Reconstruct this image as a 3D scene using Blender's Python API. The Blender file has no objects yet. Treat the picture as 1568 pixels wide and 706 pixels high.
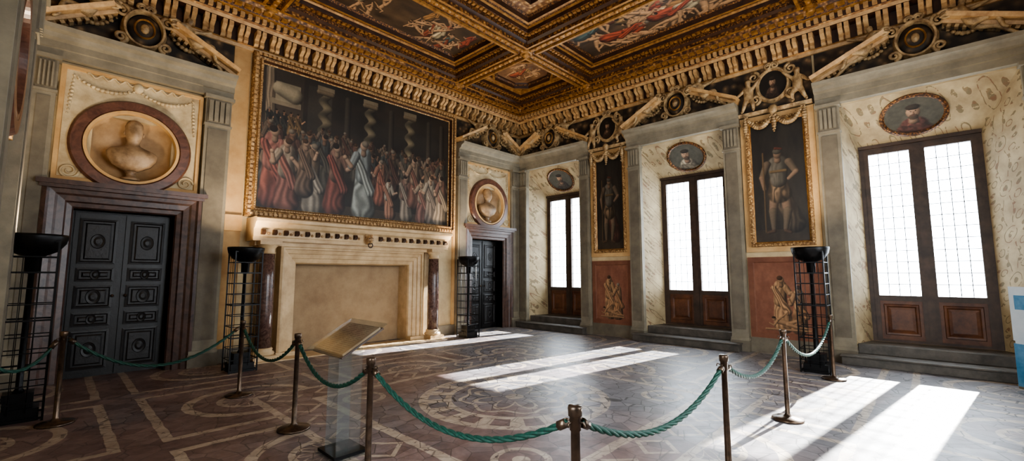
import bpy, math, random
import numpy as np
from mathutils import Matrix, Vector
random.seed(7)
rng=np.random.default_rng(7)
sc=bpy.context.scene
pi=math.pi
RX,RY=-10.65,-11.2      # room extents (x from RX..0, y from RY..0)

# ------------------------------------------------------------------ materials
def lin1(c): return c/12.92 if c<=.04045 else ((c+.055)/1.055)**2.4
def lin(c): return tuple(lin1(v) for v in c)+(1,)
class E:
    """tiny node-expression helper"""
    def __init__(s,nt,v): s.nt=nt; s.v=v
    def op(s,o,*a):
        n=s.nt.nodes.new('ShaderNodeMath'); n.operation=o
        for i,x in enumerate((s,)+a):
            if isinstance(x,E): x=x.v
            if isinstance(x,(int,float)): n.inputs[i].default_value=x
            else: s.nt.links.new(x,n.inputs[i])
        return E(s.nt,n.outputs[0])
    def __add__(s,o): return s.op('ADD',o)
    def __sub__(s,o): return s.op('SUBTRACT',o)
    def __mul__(s,o): return s.op('MULTIPLY',o)
    def __truediv__(s,o): return s.op('DIVIDE',o)
    def abs(s): return s.op('ABSOLUTE')
    def lt(s,o): return s.op('LESS_THAN',o)
    def gt(s,o): return s.op('GREATER_THAN',o)
    def mx(s,o): return s.op('MAXIMUM',o)
    def mn(s,o): return s.op('MINIMUM',o)
    def sin(s): return s.op('SINE')
    def sqrt(s): return s.op('SQRT')
    def mod(s,o): return s.op('FLOORED_MODULO',o)
    def band(s,a,b): return s.gt(a)*s.lt(b)
def new_mat(name):
    m=bpy.data.materials.new(name); m.use_nodes=True
    nt=m.node_tree; return m,nt,nt.nodes['Principled BSDF']
def pos(nt): return nt.nodes.new('ShaderNodeNewGeometry').outputs['Position']
def noise(nt,scale,detail=5,rough=.6,vec=None,dist=0):
    n=nt.nodes.new('ShaderNodeTexNoise'); n.inputs['Scale'].default_value=scale
    n.inputs['Detail'].default_value=detail; n.inputs['Roughness'].default_value=rough
    n.inputs['Distortion'].default_value=dist
    nt.links.new(vec or pos(nt),n.inputs['Vector']); return n.outputs['Fac']
def ramp(nt,fac,stops):
    r=nt.nodes.new('ShaderNodeValToRGB'); cr=r.color_ramp
    while len(cr.elements)<len(stops): cr.elements.new(.5)
    for e,(p,c) in zip(cr.elements,stops): e.position=p; e.color=lin(c)
    nt.links.new(fac.v if isinstance(fac,E) else fac,r.inputs[0]); return r.outputs[0]
def mix(nt,f,a,b,mode='MIX'):
    n=nt.nodes.new('ShaderNodeMix'); n.data_type='RGBA'; n.blend_type=mode
    for x,i in ((f,0),(a,6),(b,7)):
        if isinstance(x,E): x=x.v
        if isinstance(x,(int,float)): n.inputs[i].default_value=x
        elif isinstance(x,tuple): n.inputs[i].default_value=lin(x)
        else: nt.links.new(x,n.inputs[i])
    return n.outputs[2]
def bump(nt,b,h,strength,dist=.01):
    n=nt.nodes.new('ShaderNodeBump'); n.inputs['Strength'].default_value=strength
    n.inputs['Distance'].default_value=dist
    nt.links.new(h.v if isinstance(h,E) else h,n.inputs['Height']); nt.links.new(n.outputs[0],b.inputs['Normal'])
def pmat(name,c1,c2=None,scale=4,rough=.6,metal=0,bmp=0,bscale=40,lo=.35,hi=.65,dist=0):
    m,nt,b=new_mat(name)
    if c2:
        c=ramp(nt,noise(nt,scale,7,.65,dist=dist),[(lo,c1),(hi,c2)]); nt.links.new(c,b.inputs['Base Color'])
    else: b.inputs['Base Color'].default_value=lin(c1)
    b.inputs['Roughness'].default_value=rough; b.inputs['Metallic'].default_value=metal
    if bmp: bump(nt,b,noise(nt,bscale,4),bmp,.01)
    return m
def omat(name,dark,mid,light,scale=16,rough=.45,metal=.3,bmp=.5):
    """carved & gilded ornament"""
    m,nt,b=new_mat(name)
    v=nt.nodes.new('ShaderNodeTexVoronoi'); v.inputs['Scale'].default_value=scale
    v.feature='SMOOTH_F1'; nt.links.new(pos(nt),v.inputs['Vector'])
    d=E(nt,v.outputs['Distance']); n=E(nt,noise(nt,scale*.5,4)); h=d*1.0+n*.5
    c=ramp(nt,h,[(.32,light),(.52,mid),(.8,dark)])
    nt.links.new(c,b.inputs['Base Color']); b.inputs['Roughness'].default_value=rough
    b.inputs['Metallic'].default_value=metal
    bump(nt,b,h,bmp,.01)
    return m
GREY=pmat('pietra_serena',(.44,.41,.35),(.54,.505,.43),3,.65,bmp=.15)
GREYD=pmat('pietra_serena_dark',(.36,.33,.28),(.45,.415,.35),3,.65,bmp=.15)
CREAM=pmat('cream_plaster',(.65,.57,.44),(.77,.69,.54),2.2,.75,bmp=.1)
OCHRE=pmat('ochre_plaster',(.68,.53,.34),(.79,.65,.45),2,.7,bmp=.1)
STEP=pmat('step_stone',(.25,.235,.215),(.36,.335,.305),5,.5,bmp=.15)
RELIEF=pmat('painted_stucco',(.65,.57,.44),(.81,.74,.60),3.5,.75,bmp=.3,bscale=25)
MARB=pmat('red_marble',(.24,.15,.12),(.44,.30,.24),5,.3,lo=.3,hi=.7,dist=2)
RED=pmat('red_ochre_fresco',(.40,.24,.17),(.49,.32,.235),3,.75)
COLM=pmat('column_marble',(.24,.165,.145),(.43,.335,.30),7,.22,lo=.35,hi=.65,dist=3)
FST=pmat('fireplace_stone',(.68,.57,.42),(.81,.70,.54),3,.5,bmp=.1)
FSTD=pmat('fireplace_frieze',(.45,.32,.2),(.76,.63,.45),12,.5,bmp=.3,bscale=30)
FBACK=pmat('firebox_plaster',(.54,.44,.33),(.66,.56,.43),1.6,.8,bmp=.2)
BLKM=pmat('black_iron',(.03,.03,.035),(.07,.065,.07),20,.4,.6)
LEAD=pmat('lead_came',(.22,.23,.25),(.32,.33,.35),20,.6,.2)
DWOOD=pmat('dark_walnut',(.035,.028,.032),(.08,.065,.065),6,.42,bmp=.2,bscale=30)
DW2=pmat('door_relief',(.045,.037,.04),(.105,.088,.09),14,.45,bmp=.5,bscale=20)
FRAMEW=pmat('door_frame_marble',(.20,.14,.125),(.34,.25,.215),4,.35,dist=2)
WWOOD=pmat('window_walnut',(.28,.16,.10),(.43,.27,.17),5,.45,bmp=.1)
WFRM=pmat('window_frame_wood',(.20,.15,.12),(.30,.23,.185),5,.5)
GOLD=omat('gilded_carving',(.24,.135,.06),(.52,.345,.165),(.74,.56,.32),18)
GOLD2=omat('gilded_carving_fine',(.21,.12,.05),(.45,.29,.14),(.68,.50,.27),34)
GOLDP=pmat('gilding',(.46,.30,.13),(.69,.51,.28),9,.42,.3,bmp=.3)
CBRN=pmat('coffer_brown',(.15,.08,.04),(.26,.15,.075),6,.5)
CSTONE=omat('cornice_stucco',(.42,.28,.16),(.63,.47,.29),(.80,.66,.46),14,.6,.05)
BRK=pmat('cornice_bracket',(.58,.44,.28),(.76,.62,.43),7,.55,.05,bmp=.2)
STUC=pmat('gilt_stucco',(.42,.32,.21),(.74,.63,.46),9,.55,.05,bmp=.4,bscale=30)
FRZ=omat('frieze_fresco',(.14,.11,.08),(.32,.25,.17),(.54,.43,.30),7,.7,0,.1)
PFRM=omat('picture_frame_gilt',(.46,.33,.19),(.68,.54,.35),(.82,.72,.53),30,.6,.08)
BUSTM=pmat('bust_stone',(.44,.35,.26),(.64,.54,.42),5,.5,bmp=.2)
DISH=pmat('niche_plaster',(.64,.51,.36),(.76,.63,.47),3,.6)
BRASS=pmat('stanchion_bronze',(.26,.22,.19),(.42,.35,.29),10,.32,.8)
ROPE=pmat('green_rope',(.02,.16,.13),(.06,.29,.235),60,.6)
WHITE=pmat('white_panel',(.80,.86,.90),(.87,.91,.94),3,.4)
BLUEP=pmat('blue_panel',(.25,.50,.66),(.42,.62,.76),6,.4)
def clear(name,col,f,r):
    M_,nt,b=new_mat(name)
    out=nt.nodes['Material Output']; tr=nt.nodes.new('ShaderNodeBsdfTransparent'); tr.inputs[0].default_value=col
    gl=nt.nodes.new('ShaderNodeBsdfGlossy'); gl.inputs['Roughness'].default_value=r
    q=nt.nodes.new('ShaderNodeMixShader'); q.inputs[0].default_value=f
    nt.links.new(tr.outputs[0],q.inputs[1]); nt.links.new(gl.outputs[0],q.inputs[2]); nt.links.new(q.outputs[0],out.inputs[0]); return M_
GLASS=clear('window_glass',(.93,.97,1,1),.06,.05)
ACR=clear('clear_acrylic',(.90,.94,.95,1),.12,.08)
def cvmat(name,rough):
    m,nt,b=new_mat(name)
    a=nt.nodes.new('ShaderNodeVertexColor'); a.layer_name='paint'
    c=mix(nt,.22,a.outputs[0],ramp(nt,noise(nt,22,6),[(.3,(.35,.35,.35)),(.7,(.75,.75,.75))]),'OVERLAY')
    nt.links.new(c,b.inputs['Base Color']); b.inputs['Roughness'].default_value=rough
    return m
CANV=cvmat('oil_painting',.5); FRESCO=cvmat('fresco_painting',.8)
# grotesque painted plaster (window reveals)
GROT,nt,b=new_mat('grotesque_fresco')
p=pos(nt); sep=nt.nodes.new('ShaderNodeSeparateXYZ'); nt.links.new(p,sep.inputs[0])
x,y,z=[E(nt,o) for o in sep.outputs]
wb=(E(nt,noise(nt,4,2))-.5)*.09; wb2=(E(nt,noise(nt,3.1,2,dist=.5))-.5)*.09
z=z+x*.6+.1+wb
cx=((y+x*.4+wb2).mod(.62)-.31).abs(); cz=(z.mod(.74)-.37).abs()
r=(cx*cx*1.3+cz*cz).sqrt()
w1=(r-.11).abs().lt(.007); w4=r.lt(.045); w3=((cx-.25).abs()+(cz-.28).abs()*1.4).lt(.04)
w5=(cx-.02-cz*.2).abs().lt(.007)*cz.gt(.16); w6=((cx-.17)*(cx-.17)+(cz-.2)*(cz-.2)).sqrt(); w6=(w6-.05).abs().lt(.007)
w7=((cx-.10)*(cx-.10)+(cz-.3)*(cz-.3)*.5).sqrt().lt(.028)
w8=((cx-.22)*(cx-.22)*.5+(cz-.05)*(cz-.05)).sqrt().lt(.03)
msk=w1.mx(w4).mx(w3).mx(w5).mx(w6).mx(w7).mx(w8)*E(nt,noise(nt,14,3)).gt(.42)
base=ramp(nt,noise(nt,2.5,5),[(.35,(.57,.50,.385)),(.65,(.71,.64,.505))])
mot=ramp(nt,noise(nt,5,2),[(.4,(.42,.27,.19)),(.5,(.33,.31,.22)),(.62,(.42,.34,.23))])
c=mix(nt,msk*.68,base,mot); nt.links.new(c,b.inputs['Base Color']); b.inputs['Roughness'].default_value=.8
# floor
FLOOR,nt,b=new_mat('inlaid_terracotta_floor')
p=pos(nt); sep=nt.nodes.new('ShaderNodeSeparateXYZ'); nt.links.new(p,sep.inputs[0])
x,y,z=[E(nt,o) for o in sep.outputs]
wob=(E(nt,noise(nt,3,3))-.5)*.05
X=x+5.90+wob; Y=y+5.35+wob
ax=X.abs(); ay=Y.abs(); r=(X*X+Y*Y).sqrt(); ang=Y.op('ARCTAN2',X)
m=r.band(1.12,1.23); m=m.mx(r.band(.82,.90)); m=m.mx(r.band(.90,1.12)*(ang*18).sin().gt(.2))
pet=((ang*4).sin().abs())*.3+.24
m=m.mx((r-pet).abs().lt(.04)*r.lt(.7)); m=m.mx(r.lt(.12)); m=m.mx((r-((ang*8).sin()*.05+.66)).abs().lt(.025))
sq=ax.mx(ay)
m=m.mx(sq.band(1.75,1.86)); m=m.mx(sq.band(2.35,2.44))
qx=ax-1.38; qy=ay-1.38; q=(qx*qx+qy*qy).sqrt(); m=m.mx(q.band(.2,.27)); m=m.mx(q.lt(.08))
gx=(X+.6).mod(.6)-.3; gy=(Y+.6).mod(.6)-.3; g=(gx.abs()+gy.abs())
m=m.mx(sq.band(1.86,2.35)*(g-.2).abs().lt(.03))
out_=sq.gt(2.44)
hx=(X+1.2).mod(2.4)-1.2; hy=(Y+1.2).mod(2.4)-1.2; hr=(hx*hx+hy*hy).sqrt(); hsq=hx.abs().mx(hy.abs())
om=hr.band(.62,.73).mx(hr.band(.32,.38)).mx(hsq.band(.96,1.05))
hang=hy.op('ARCTAN2',hx); om=om.mx((hr-((hang*6).sin().abs()*.22+.1)).abs().lt(.025)*hr.lt(.36))
m=m.mx(out_*om)
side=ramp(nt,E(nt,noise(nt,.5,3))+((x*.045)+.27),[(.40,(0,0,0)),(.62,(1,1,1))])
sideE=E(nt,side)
vt=nt.nodes.new('ShaderNodeTexVoronoi'); vt.feature='DISTANCE_TO_EDGE'; vt.inputs['Scale'].default_value=5
vc=nt.nodes.new('ShaderNodeTexVoronoi'); vc.inputs['Scale'].default_value=5
for v in (vt,vc): nt.links.new(p,v.inputs['Vector'])
crack=E(nt,vt.outputs['Distance']).lt(E(nt,noise(nt,2,2))*.045+.0)
wear=E(nt,noise(nt,6,6,.7)); patch=E(nt,noise(nt,1.3,4))
cell=E(nt,vc.outputs['Color'])
base=ramp(nt,cell*.15+wear*.45+patch*.40,[(.36,(.34,.27,.255)),(.50,(.44,.36,.34)),(.64,(.54,.455,.43))])
sky_grey=ramp(nt,cell*.4+wear*.6,[(.28,(.34,.335,.35)),(.7,(.50,.485,.495))])  # window-side tone: sky reflection painted into the floor colour
base=mix(nt,side,base,sky_grey)
inl=ramp(nt,wear,[(.3,(.58,.51,.44)),(.65,(.76,.70,.62))])
c=mix(nt,m*E(nt,noise(nt,12,4)).gt(.37)*(E(nt,noise(nt,.8,3))*.6+.38),base,inl)
c=mix(nt,crack*(sideE*.45+.4),c,(.12,.10,.10))
nt.links.new(c,b.inputs['Base Color'])
rr=E(nt,noise(nt,5,4))*.3+.27
nt.links.new(rr.v,b.inputs['Roughness'])
bump(nt,b,(crack*-.7)+wear*.5,.3,.01)

# ------------------------------------------------------------------ mesh builder
class MB:
    def __init__(s): s.v=[];s.f=[];s.mi=[];s.sm=[];s.mats=[]
    def m(s,mat):
        if mat not in s.mats: s.mats.append(mat)
        return s.mats.index(mat)
    def add(s,verts,faces,mat,smooth=False,T=None):
        o=len(s.v)
        s.v+= [tuple(T@Vector(q)) for q in verts] if T is not None else [tuple(q) for q in verts]
        k=s.m(mat)
        for f in faces: s.f.append(tuple(i+o for i in f)); s.mi.append(k); s.sm.append(smooth)
    def box(s,x0,x1,y0,y1,z0,z1,mat,T=None):
        v=[(a,b_,c_) for c_ in(z0,z1) for b_ in(y0,y1) for a in(x0,x1)]
        s.add(v,[(0,2,3,1),(4,5,7,6),(0,1,5,4),(2,6,7,3),(0,4,6,2),(1,3,7,5)],mat,False,T)
    def loft(s,loops,mat,closed=True,c0=False,c1=False,smooth=False,T=None):
        n=len(loops[0])
        for k in range(len(loops)-1):
            mt=mat[k%len(mat)] if isinstance(mat,list) else mat
            rg=range(n) if closed else range(n-1)
            s.add(list(loops[k])+list(loops[k+1]),[(i,(i+1)%n,n+(i+1)%n,n+i) for i in rg],mt,smooth,T)
        m0=mat[0] if isinstance(mat,list) else mat
        if c0: s.add(loops[0],[tuple(range(n))[::-1]],m0,False,T)
        if c1: s.add(loops[-1],[tuple(range(n))],mat[-1] if isinstance(mat,list) else mat,False,T)
    def lathe(s,prof,mat,n=24,T=None,smooth=True,axis='z'):
        loops=[]
        for r,h in prof:
            L=[]
            for i in range(n):
                a=2*pi*i/n
                L.append((r*math.cos(a),r*math.sin(a),h) if axis=='z' else (r*math.cos(a),h,-r*math.sin(a)))
            loops.append(L)
        s.loft(loops,mat,True,True,True,smooth,T)
    def tube(s,pts,r,mat,n=8,closed=False,T=None,caps=True):
        pts=[Vector(q) for q in pts]; N=len(pts)
        rs=r if isinstance(r,(list,tuple)) else [r]*N
        t0=(pts[1]-pts[0]).normalized(); up=Vector((0,0,1)) if abs(t0.z)<.9 else Vector((1,0,0))
        nrm=t0.cross(up).normalized(); loops=[]
        for i in range(N):
            a=pts[(i-1)%N] if (closed or i>0) else pts[i]; b_=pts[(i+1)%N] if (closed or i<N-1) else pts[i]
            t=(b_-a).normalized(); nrm=(nrm-t*nrm.dot(t)).normalized(); bn=t.cross(nrm)
            loops.append([tuple(pts[i]+(nrm*math.cos(2*pi*k/n)+bn*math.sin(2*pi*k/n))*rs[i]) for k in range(n)])
        if closed: loops.append(loops[0])
        s.loft(loops,mat,True,caps and not closed,caps and not closed,True,T)
    def ball(s,c,r,mat,n=8,T=None):
        rx,ry,rz=r if isinstance(r,(tuple,list)) else (r,r,r); loops=[]
        m_=max(4,n//2+1)
        for j in range(m_+1):
            t=-pi/2+pi*j/m_; cr=max(math.cos(t),.02)
            loops.append([(c[0]+rx*cr*math.cos(2*pi*i/n),c[1]+ry*cr*math.sin(2*pi*i/n),c[2]+rz*math.sin(t)) for i in range(n)])
        s.loft(loops,mat,True,False,False,True,T)
    def bar(s,prof,u0,u1,mat,T=None,mit=0):
        L0=[(u0-w*mit,v_,w) for w,v_ in prof]; L1=[(u1+w*mit,v_,w) for w,v_ in prof]
        s.loft([L0,L1],mat,True,True,True,False,T)
    def build(s,name,M=None,parent=None,bev=0,recalc=True):
        me=bpy.data.meshes.new(name); me.from_pydata(s.v,[],s.f)
        for m_ in s.mats: me.materials.append(m_)
        me.polygons.foreach_set('material_index',s.mi); me.polygons.foreach_set('use_smooth',s.sm)
        if recalc:
            import bmesh
            bm=bmesh.new(); bm.from_mesh(me); bmesh.ops.remove_doubles(bm,verts=bm.verts,dist=1e-5)
            bmesh.ops.recalc_face_normals(bm,faces=bm.faces); bm.to_mesh(me); bm.free()
        me.update()
        ob=bpy.data.objects.new(name,me); sc.collection.objects.link(ob)
        if M is not None: ob.matrix_world=M
        if parent is not None:
            ob.parent=parent
            ob.matrix_parent_inverse=parent.matrix_world.inverted()
        if bev:
            bv=ob.modifiers.new('bevel','BEVEL'); bv.width=bev; bv.segments=2; bv.limit_method='ANGLE'
        return ob
def frameM(u,v,w,o):
    return Matrix(((u[0],v[0],w[0],o[0]),(u[1],v[1],w[1],o[1]),(u[2],v[2],w[2],o[2]),(0,0,0,1)))
WL=frameM((1,0,0),(0,0,1),(0,-1,0),(0,0,0))           # fireplace wall: u=x
WR=frameM((0,-1,0),(0,0,1),(-1,0,0),(0,0,0))          # window wall: u=-y
WW=frameM((0,1,0),(0,0,1),(1,0,0),(RX,0,0))           # side wall: u=y
WB=frameM((-1,0,0),(0,0,1),(0,1,0),(0,RY,0))          # rear wall: u=-x
CE=frameM((1,0,0),(0,-1,0),(0,0,-1),(0,0,7.2))        # ceiling: u=x, v=-y, w=down
def Tr(u,v,w): return Matrix.Translation((u,v,w))
def rl(u0,u1,v0,v1,i,w): return [(u0+i,v0+i,w),(u1-i,v0+i,w),(u1-i,v1-i,w),(u0+i,v1-i,w)]
def ol(cx,cy,rx,ry,w,n=48,ph=0): return [(cx+rx*math.cos(2*pi*k/n+ph),cy+ry*math.sin(2*pi*k/n+ph),w) for k in range(n)]
def rectang(cx,cy,u0,u1,v0,v1,w,n=48):
    L=[]
    for k in range(n):
        a=2*pi*k/n; c_,s_=math.cos(a),math.sin(a); t=1e9
        if c_>1e-6:t=min(t,(u1-cx)/c_)
        if c_<-1e-6:t=min(t,(u0-cx)/c_)
        if s_>1e-6:t=min(t,(v1-cy)/s_)
        if s_<-1e-6:t=min(t,(v0-cy)/s_)
        L.append((cx+t*c_,cy+t*s_,w))
    for (a,b_) in((u0,v0),(u1,v0),(u1,v1),(u0,v1)):
        k=min(range(n),key=lambda i:(L[i][0]-a)**2+(L[i][1]-b_)**2); L[k]=(a,b_,w)
    return L
def empty(name,M=None):
    e=bpy.data.objects.new(name,None); sc.collection.objects.link(e)
    if M is not None: e.matrix_world=M
    e.empty_display_size=.2
    bpy.context.view_layer.update(); return e
def wall_cells(mb,u0,u1,v0,v1,holes,w0,w1,mat):
    us=sorted({u0,u1}|{h[0] for h in holes}|{h[1] for h in holes}); vs=sorted({v0,v1}|{h[2] for h in holes}|{h[3] for h in holes})
    for i in range(len(us)-1):
        j=0
        while j<len(vs)-1:
            uc=(us[i]+us[i+1])/2
            inside=lambda q:any(h[0]<uc<h[1] and h[2]<q<h[3] for h in holes)
            if inside((vs[j]+vs[j+1])/2): j+=1; continue
            k=j
            while k+1<len(vs)-1 and not inside((vs[k+1]+vs[k+2])/2): k+=1
            mb.box(us[i],us[i+1],vs[j],vs[k+1],w0,w1,mat); j=k+1

# ------------------------------------------------------------------ paint canvases
def vnoise(h,w,sx,sy,seed=0):
    r_=np.random.default_rng(seed); g=r_.random((sy+2,sx+2))
    yy=np.linspace(0,sy,h,endpoint=False); xx=np.linspace(0,sx,w,endpoint=False)
    yi=yy.astype(int); xi=xx.astype(int); fy=(yy-yi)[:,None]; fx=(xx-xi)[None]
    fy=fy*fy*(3-2*fy); fx=fx*fx*(3-2*fx)
    return (g[yi][:,xi]*(1-fy)*(1-fx)+g[yi][:,xi+1]*(1-fy)*fx+g[yi+1][:,xi]*fy*(1-fx)+g[yi+1][:,xi+1]*fy*fx)
class Cv:
    def __init__(s,A,h,col,col2=None,seed=1):
        s.A=A; s.h=h; s.w=int(A*h); s.Y,s.X=np.meshgrid(np.linspace(0,1,s.h),np.linspace(0,A,s.w),indexing='ij')
        n=(vnoise(s.h,s.w,8,6,seed)*.6+vnoise(s.h,s.w,22,16,seed+1)*.4)[...,None]
        c1=np.array(col); c2=np.array(col2 if col2 else col); s.c=c1*(1-n)+c2*n
        s.n=vnoise(s.h,s.w,14,10,seed+5)
    def put(s,m,col): s.c=s.c*(1-m[...,None])+col*m[...,None]
    def cap(s,x0,y0,x1,y1,r0,r1,col,fold=0,al=1,lit=.35):
        dx,dy=x1-x0,y1-y0; L=dx*dx+dy*dy+1e-9
        px,py=s.X-x0,s.Y-y0; h=np.clip((px*dx+py*dy)/L,0,1); ex,ey=px-dx*h,py-dy*h
        r_=r0+(r1-r0)*h; t=np.sqrt(ex*ex+ey*ey)/r_; m=np.clip((1.08-t)/.16,0,1)*al
        nx=ex/r_; ny=ey/r_; sh=.92-lit*nx-.25*ny-.32*np.clip(t,0,1)**2
        if fold: sh=sh*(1+fold*np.sin(nx*9+s.n*9+h*3))
        s.put(m,np.clip(np.array(col)*sh[...,None],0,1))
    def blob(s,x,y,rx,ry,col,al=1,lit=.35):
        ex,ey=(s.X-x)/rx,(s.Y-y)/ry; t=np.sqrt(ex*ex+ey*ey); m=np.clip((1.08-t)/.16,0,1)*al
        sh=.95-lit*ex*.8-.2*ey-.3*np.clip(t,0,1)**2
        s.put(m,np.clip(np.array(col)*sh[...,None],0,1))
    def rect(s,x0,x1,y0,y1,col,al=1):
        m=((s.X>x0)&(s.X<x1)&(s.Y>y0)&(s.Y<y1)).astype(float)*al; s.put(m,np.array(col)*(.85+.3*s.n[...,None]))
    def age(s,desat,tint,gain):
        g=s.c.mean(-1,keepdims=True); s.c=(s.c*(1-desat)+g*np.array(tint)*desat)*gain
SK=(.74,.54,.40)
def person(cv,x,y,h,robe,robe2=None,lean=0,face=1,skin=SK,R=random):
    rb2=robe2 or tuple(c*.8 for c in robe)
    cv.cap(x,y-h*.55,x+lean*.6,y-h*.06,.10*h,.17*h,robe,.22)
    cv.cap(x+lean*.2,y-h*.8,x,y-h*.5,.105*h,.11*h,rb2,.15)
    cv.cap(x-.1*h,y-h*.75,x+.12*h,y-h*.3,.05*h,.07*h,robe,.3)
    ex=x+face*.17*h; ey=y-h*(.55+R.random()*.1)
    cv.cap(x+face*.1*h,y-h*.77,ex,ey,.055*h,.05*h,rb2,.1)
    hx=ex+face*(.02+.1*R.random())*h; hy=ey-h*(.02+.14*R.random())
    cv.cap(ex,ey,hx,hy,.035*h,.025*h,skin); cv.blob(hx,hy,.03*h,.03*h,skin)
    hxx=x+lean*.3+face*.01*h
    cv.cap(hxx,y-h*.84,hxx,y-h*.8,.035*h,.04*h,tuple(c*.8 for c in skin))
    cv.blob(hxx,y-h*.91,.052*h,.066*h,skin)
    hair=R.choice([(.15,.1,.07),(.3,.2,.12),(.5,.45,.38)])
    cv.blob(hxx-face*.02*h,y-h*.945,.05*h,.045*h,hair)
def nude(cv,x,y,s,a,skin=SK,R=random):
    c,sn=math.cos(a),math.sin(a)
    P=lambda u,v:(x+(u*c-v*sn)*s,y+(u*sn+v*c)*s)
    def cp(p,q,r0,r1,col=skin,f=0): a_,b_=P(*p),P(*q); cv.cap(a_[0],a_[1],b_[0],b_[1],r0*s,r1*s,col,f)
    cp((0,0),(-.38,-.05),.12,.14); cp((.02,.03),(.35,-.16),.1,.075); cp((.35,-.16),(.62,.06),.07,.04)
    cp((.02,.05),(.42,.12),.1,.075); cp((.42,.12),(.8,.1),.065,.04)
    cp((-.42,-.08),(-.55,.18),.06,.045); cp((-.55,.18),(-.75,.1),.045,.03)
    cp((-.4,-.12),(-.2,-.32),.055,.045); cp((-.2,-.32),(-.05,-.5),.04,.03)
    hx,hy=P(-.57,-.14); cv.blob(hx,hy,.085*s,.095*s,skin); cv.blob(hx-.02*s,hy-.05*s,.085*s,.06*s,(.22,.14,.08))
def cvmesh(name,verts,faces,cols,mat,M,parent):
    me=bpy.data.meshes.new(name); me.from_pydata(verts,[],faces); me.materials.append(mat)
    at=me.color_attributes.new('paint','FLOAT_COLOR','POINT')
    c=np.clip(np.asarray(cols),0,1); c=np.where(c<=.04045,c/12.92,((c+.055)/1.055)**2.4)
    a=np.ones((len(c),4),dtype=np.float32); a[:,:3]=c; at.data.foreach_set('color',a.ravel())
    ob=bpy.data.objects.new(name,me); sc.collection.objects.link(ob); ob.matrix_world=M
    if parent is not None: ob.parent=parent; ob.matrix_parent_inverse=parent.matrix_world.inverted()
    return ob
def cv_rect(name,cv,u0,u1,v0,v1,w,mat,M,parent=None):
    H,W=cv.h,cv.w
    us=np.linspace(u0,u1,W); vs=np.linspace(v1,v0,H)
    verts=[(float(u),float(v_),w) for v_ in vs for u in us]
    faces=[(j*W+i,(j+1)*W+i,(j+1)*W+i+1,j*W+i+1) for j in range(H-1) for i in range(W-1)]
    return cvmesh(name,verts,faces,cv.c.reshape(-1,3),mat,M,parent)
def cv_loop(name,cv,loop,mat,M,parent=None,R=40,sub=2):
    L=[]
    for i in range(len(loop)):
        a,b_=loop[i],loop[(i+1)%len(loop)]
        for k in range(sub): L.append([a[j]+(b_[j]-a[j])*k/sub for j in range(3)])
    L=np.array(L); c=L.mean(0); u0,u1,v0,v1=L[:,0].min(),L[:,0].max(),L[:,1].min(),L[:,1].max()
    verts=[];cols=[];n=len(L)
    for k in range(R+1):
        t=max(k/R,.001)
        for q in L:
            p_=c+(q-c)*t; verts.append(tuple(p_))
            xi=int((p_[0]-u0)/(u1-u0)*(cv.w-1)); yi=int((v1-p_[1])/(v1-v0)*(cv.h-1))
            cols.append(cv.c[min(max(yi,0),cv.h-1),min(max(xi,0),cv.w-1)])
    faces=[(k*n+i,k*n+(i+1)%n,(k+1)*n+(i+1)%n,(k+1)*n+i) for k in range(R) for i in range(n)]
    return cvmesh(name,verts,faces,cols,mat,M,parent)
def portrait_cv(robe,bg=(.10,.11,.08),h=90,seed=3,hair=(.22,.16,.11)):
    cv=Cv(1,h,bg,tuple(c*1.4 for c in bg),seed)
    cv.cap(.5,.78,.5,1.1,.24,.44,robe,.2); cv.cap(.3,.86,.75,.98,.1,.12,tuple(c*.75 for c in robe),.2)
    cv.cap(.5,.5,.5,.66,.07,.09,(.6,.43,.32)); cv.blob(.5,.40,.12,.17,SK); cv.blob(.5,.26,.125,.08,hair)
    cv.blob(.5,.54,.085,.08,tuple(c*1.2 for c in hair),.7)
    cv.blob(.46,.38,.018,.012,(.1,.07,.05)); cv.blob(.54,.38,.018,.012,(.1,.07,.05)); cv.cap(.5,.39,.505,.45,.01,.017,(.62,.42,.3)); cv.cap(.475,.495,.53,.495,.009,.009,(.5,.2,.15))
    cv.age(.35,(1.05,1,.88),.92)
    return cv

# ------------------------------------------------------------------ sculpture helpers
def skinned(name,J,Ed,sub=2):
    me=bpy.data.meshes.new(name); me.from_pydata([j[:3] for j in J],Ed,[])
    ob=bpy.data.objects.new(name,me); sc.collection.objects.link(ob)
    sk=ob.modifiers.new('skin','SKIN'); sk.use_smooth_shade=True
    for i,j in enumerate(J): me.skin_vertices[0].data[i].radius=(j[3],j[3])
    me.skin_vertices[0].data[0].use_root=True
    ss=ob.modifiers.new('s','SUBSURF'); ss.levels=sub; ss.render_levels=sub
    dg=bpy.context.evaluated_depsgraph_get(); m2=bpy.data.meshes.new_from_object(ob.evaluated_get(dg))
    bpy.data.objects.remove(ob); m2.polygons.foreach_set('use_smooth',[True]*len(m2.polygons)); return m2
J=[(0,.1,.12,.105),(-.1,.2,.12,.1),(-.22,.35,.12,.125),(-.27,.46,.12,.05),(-.29,.55,.13,.075),(-.3,.63,.13,.07),
   (-.3,.38,.24,.055),(-.42,.25,.28,.045),(-.52,.14,.27,.032),
   (-.14,.42,.03,.055),(.02,.54,.05,.045),(.16,.68,.06,.03),
   (.07,.12,.2,.085),(.33,.3,.24,.065),(.52,.04,.22,.04),(.62,.01,.25,.03),
   (.09,.07,.05,.085),(.42,.1,.08,.06),(.74,-.03,.08,.038),(.84,-.03,.1,.028)]
Ed=[(0,1),(1,2),(2,3),(3,4),(4,5),(2,6),(6,7),(7,8),(2,9),(9,10),(10,11),(0,12),(12,13),(13,14),(14,15),(0,16),(16,17),(17,18),(18,19)]
FIG=skinned('reclining_nude',J,Ed,1); FIG.materials.append(STUC)
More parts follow.
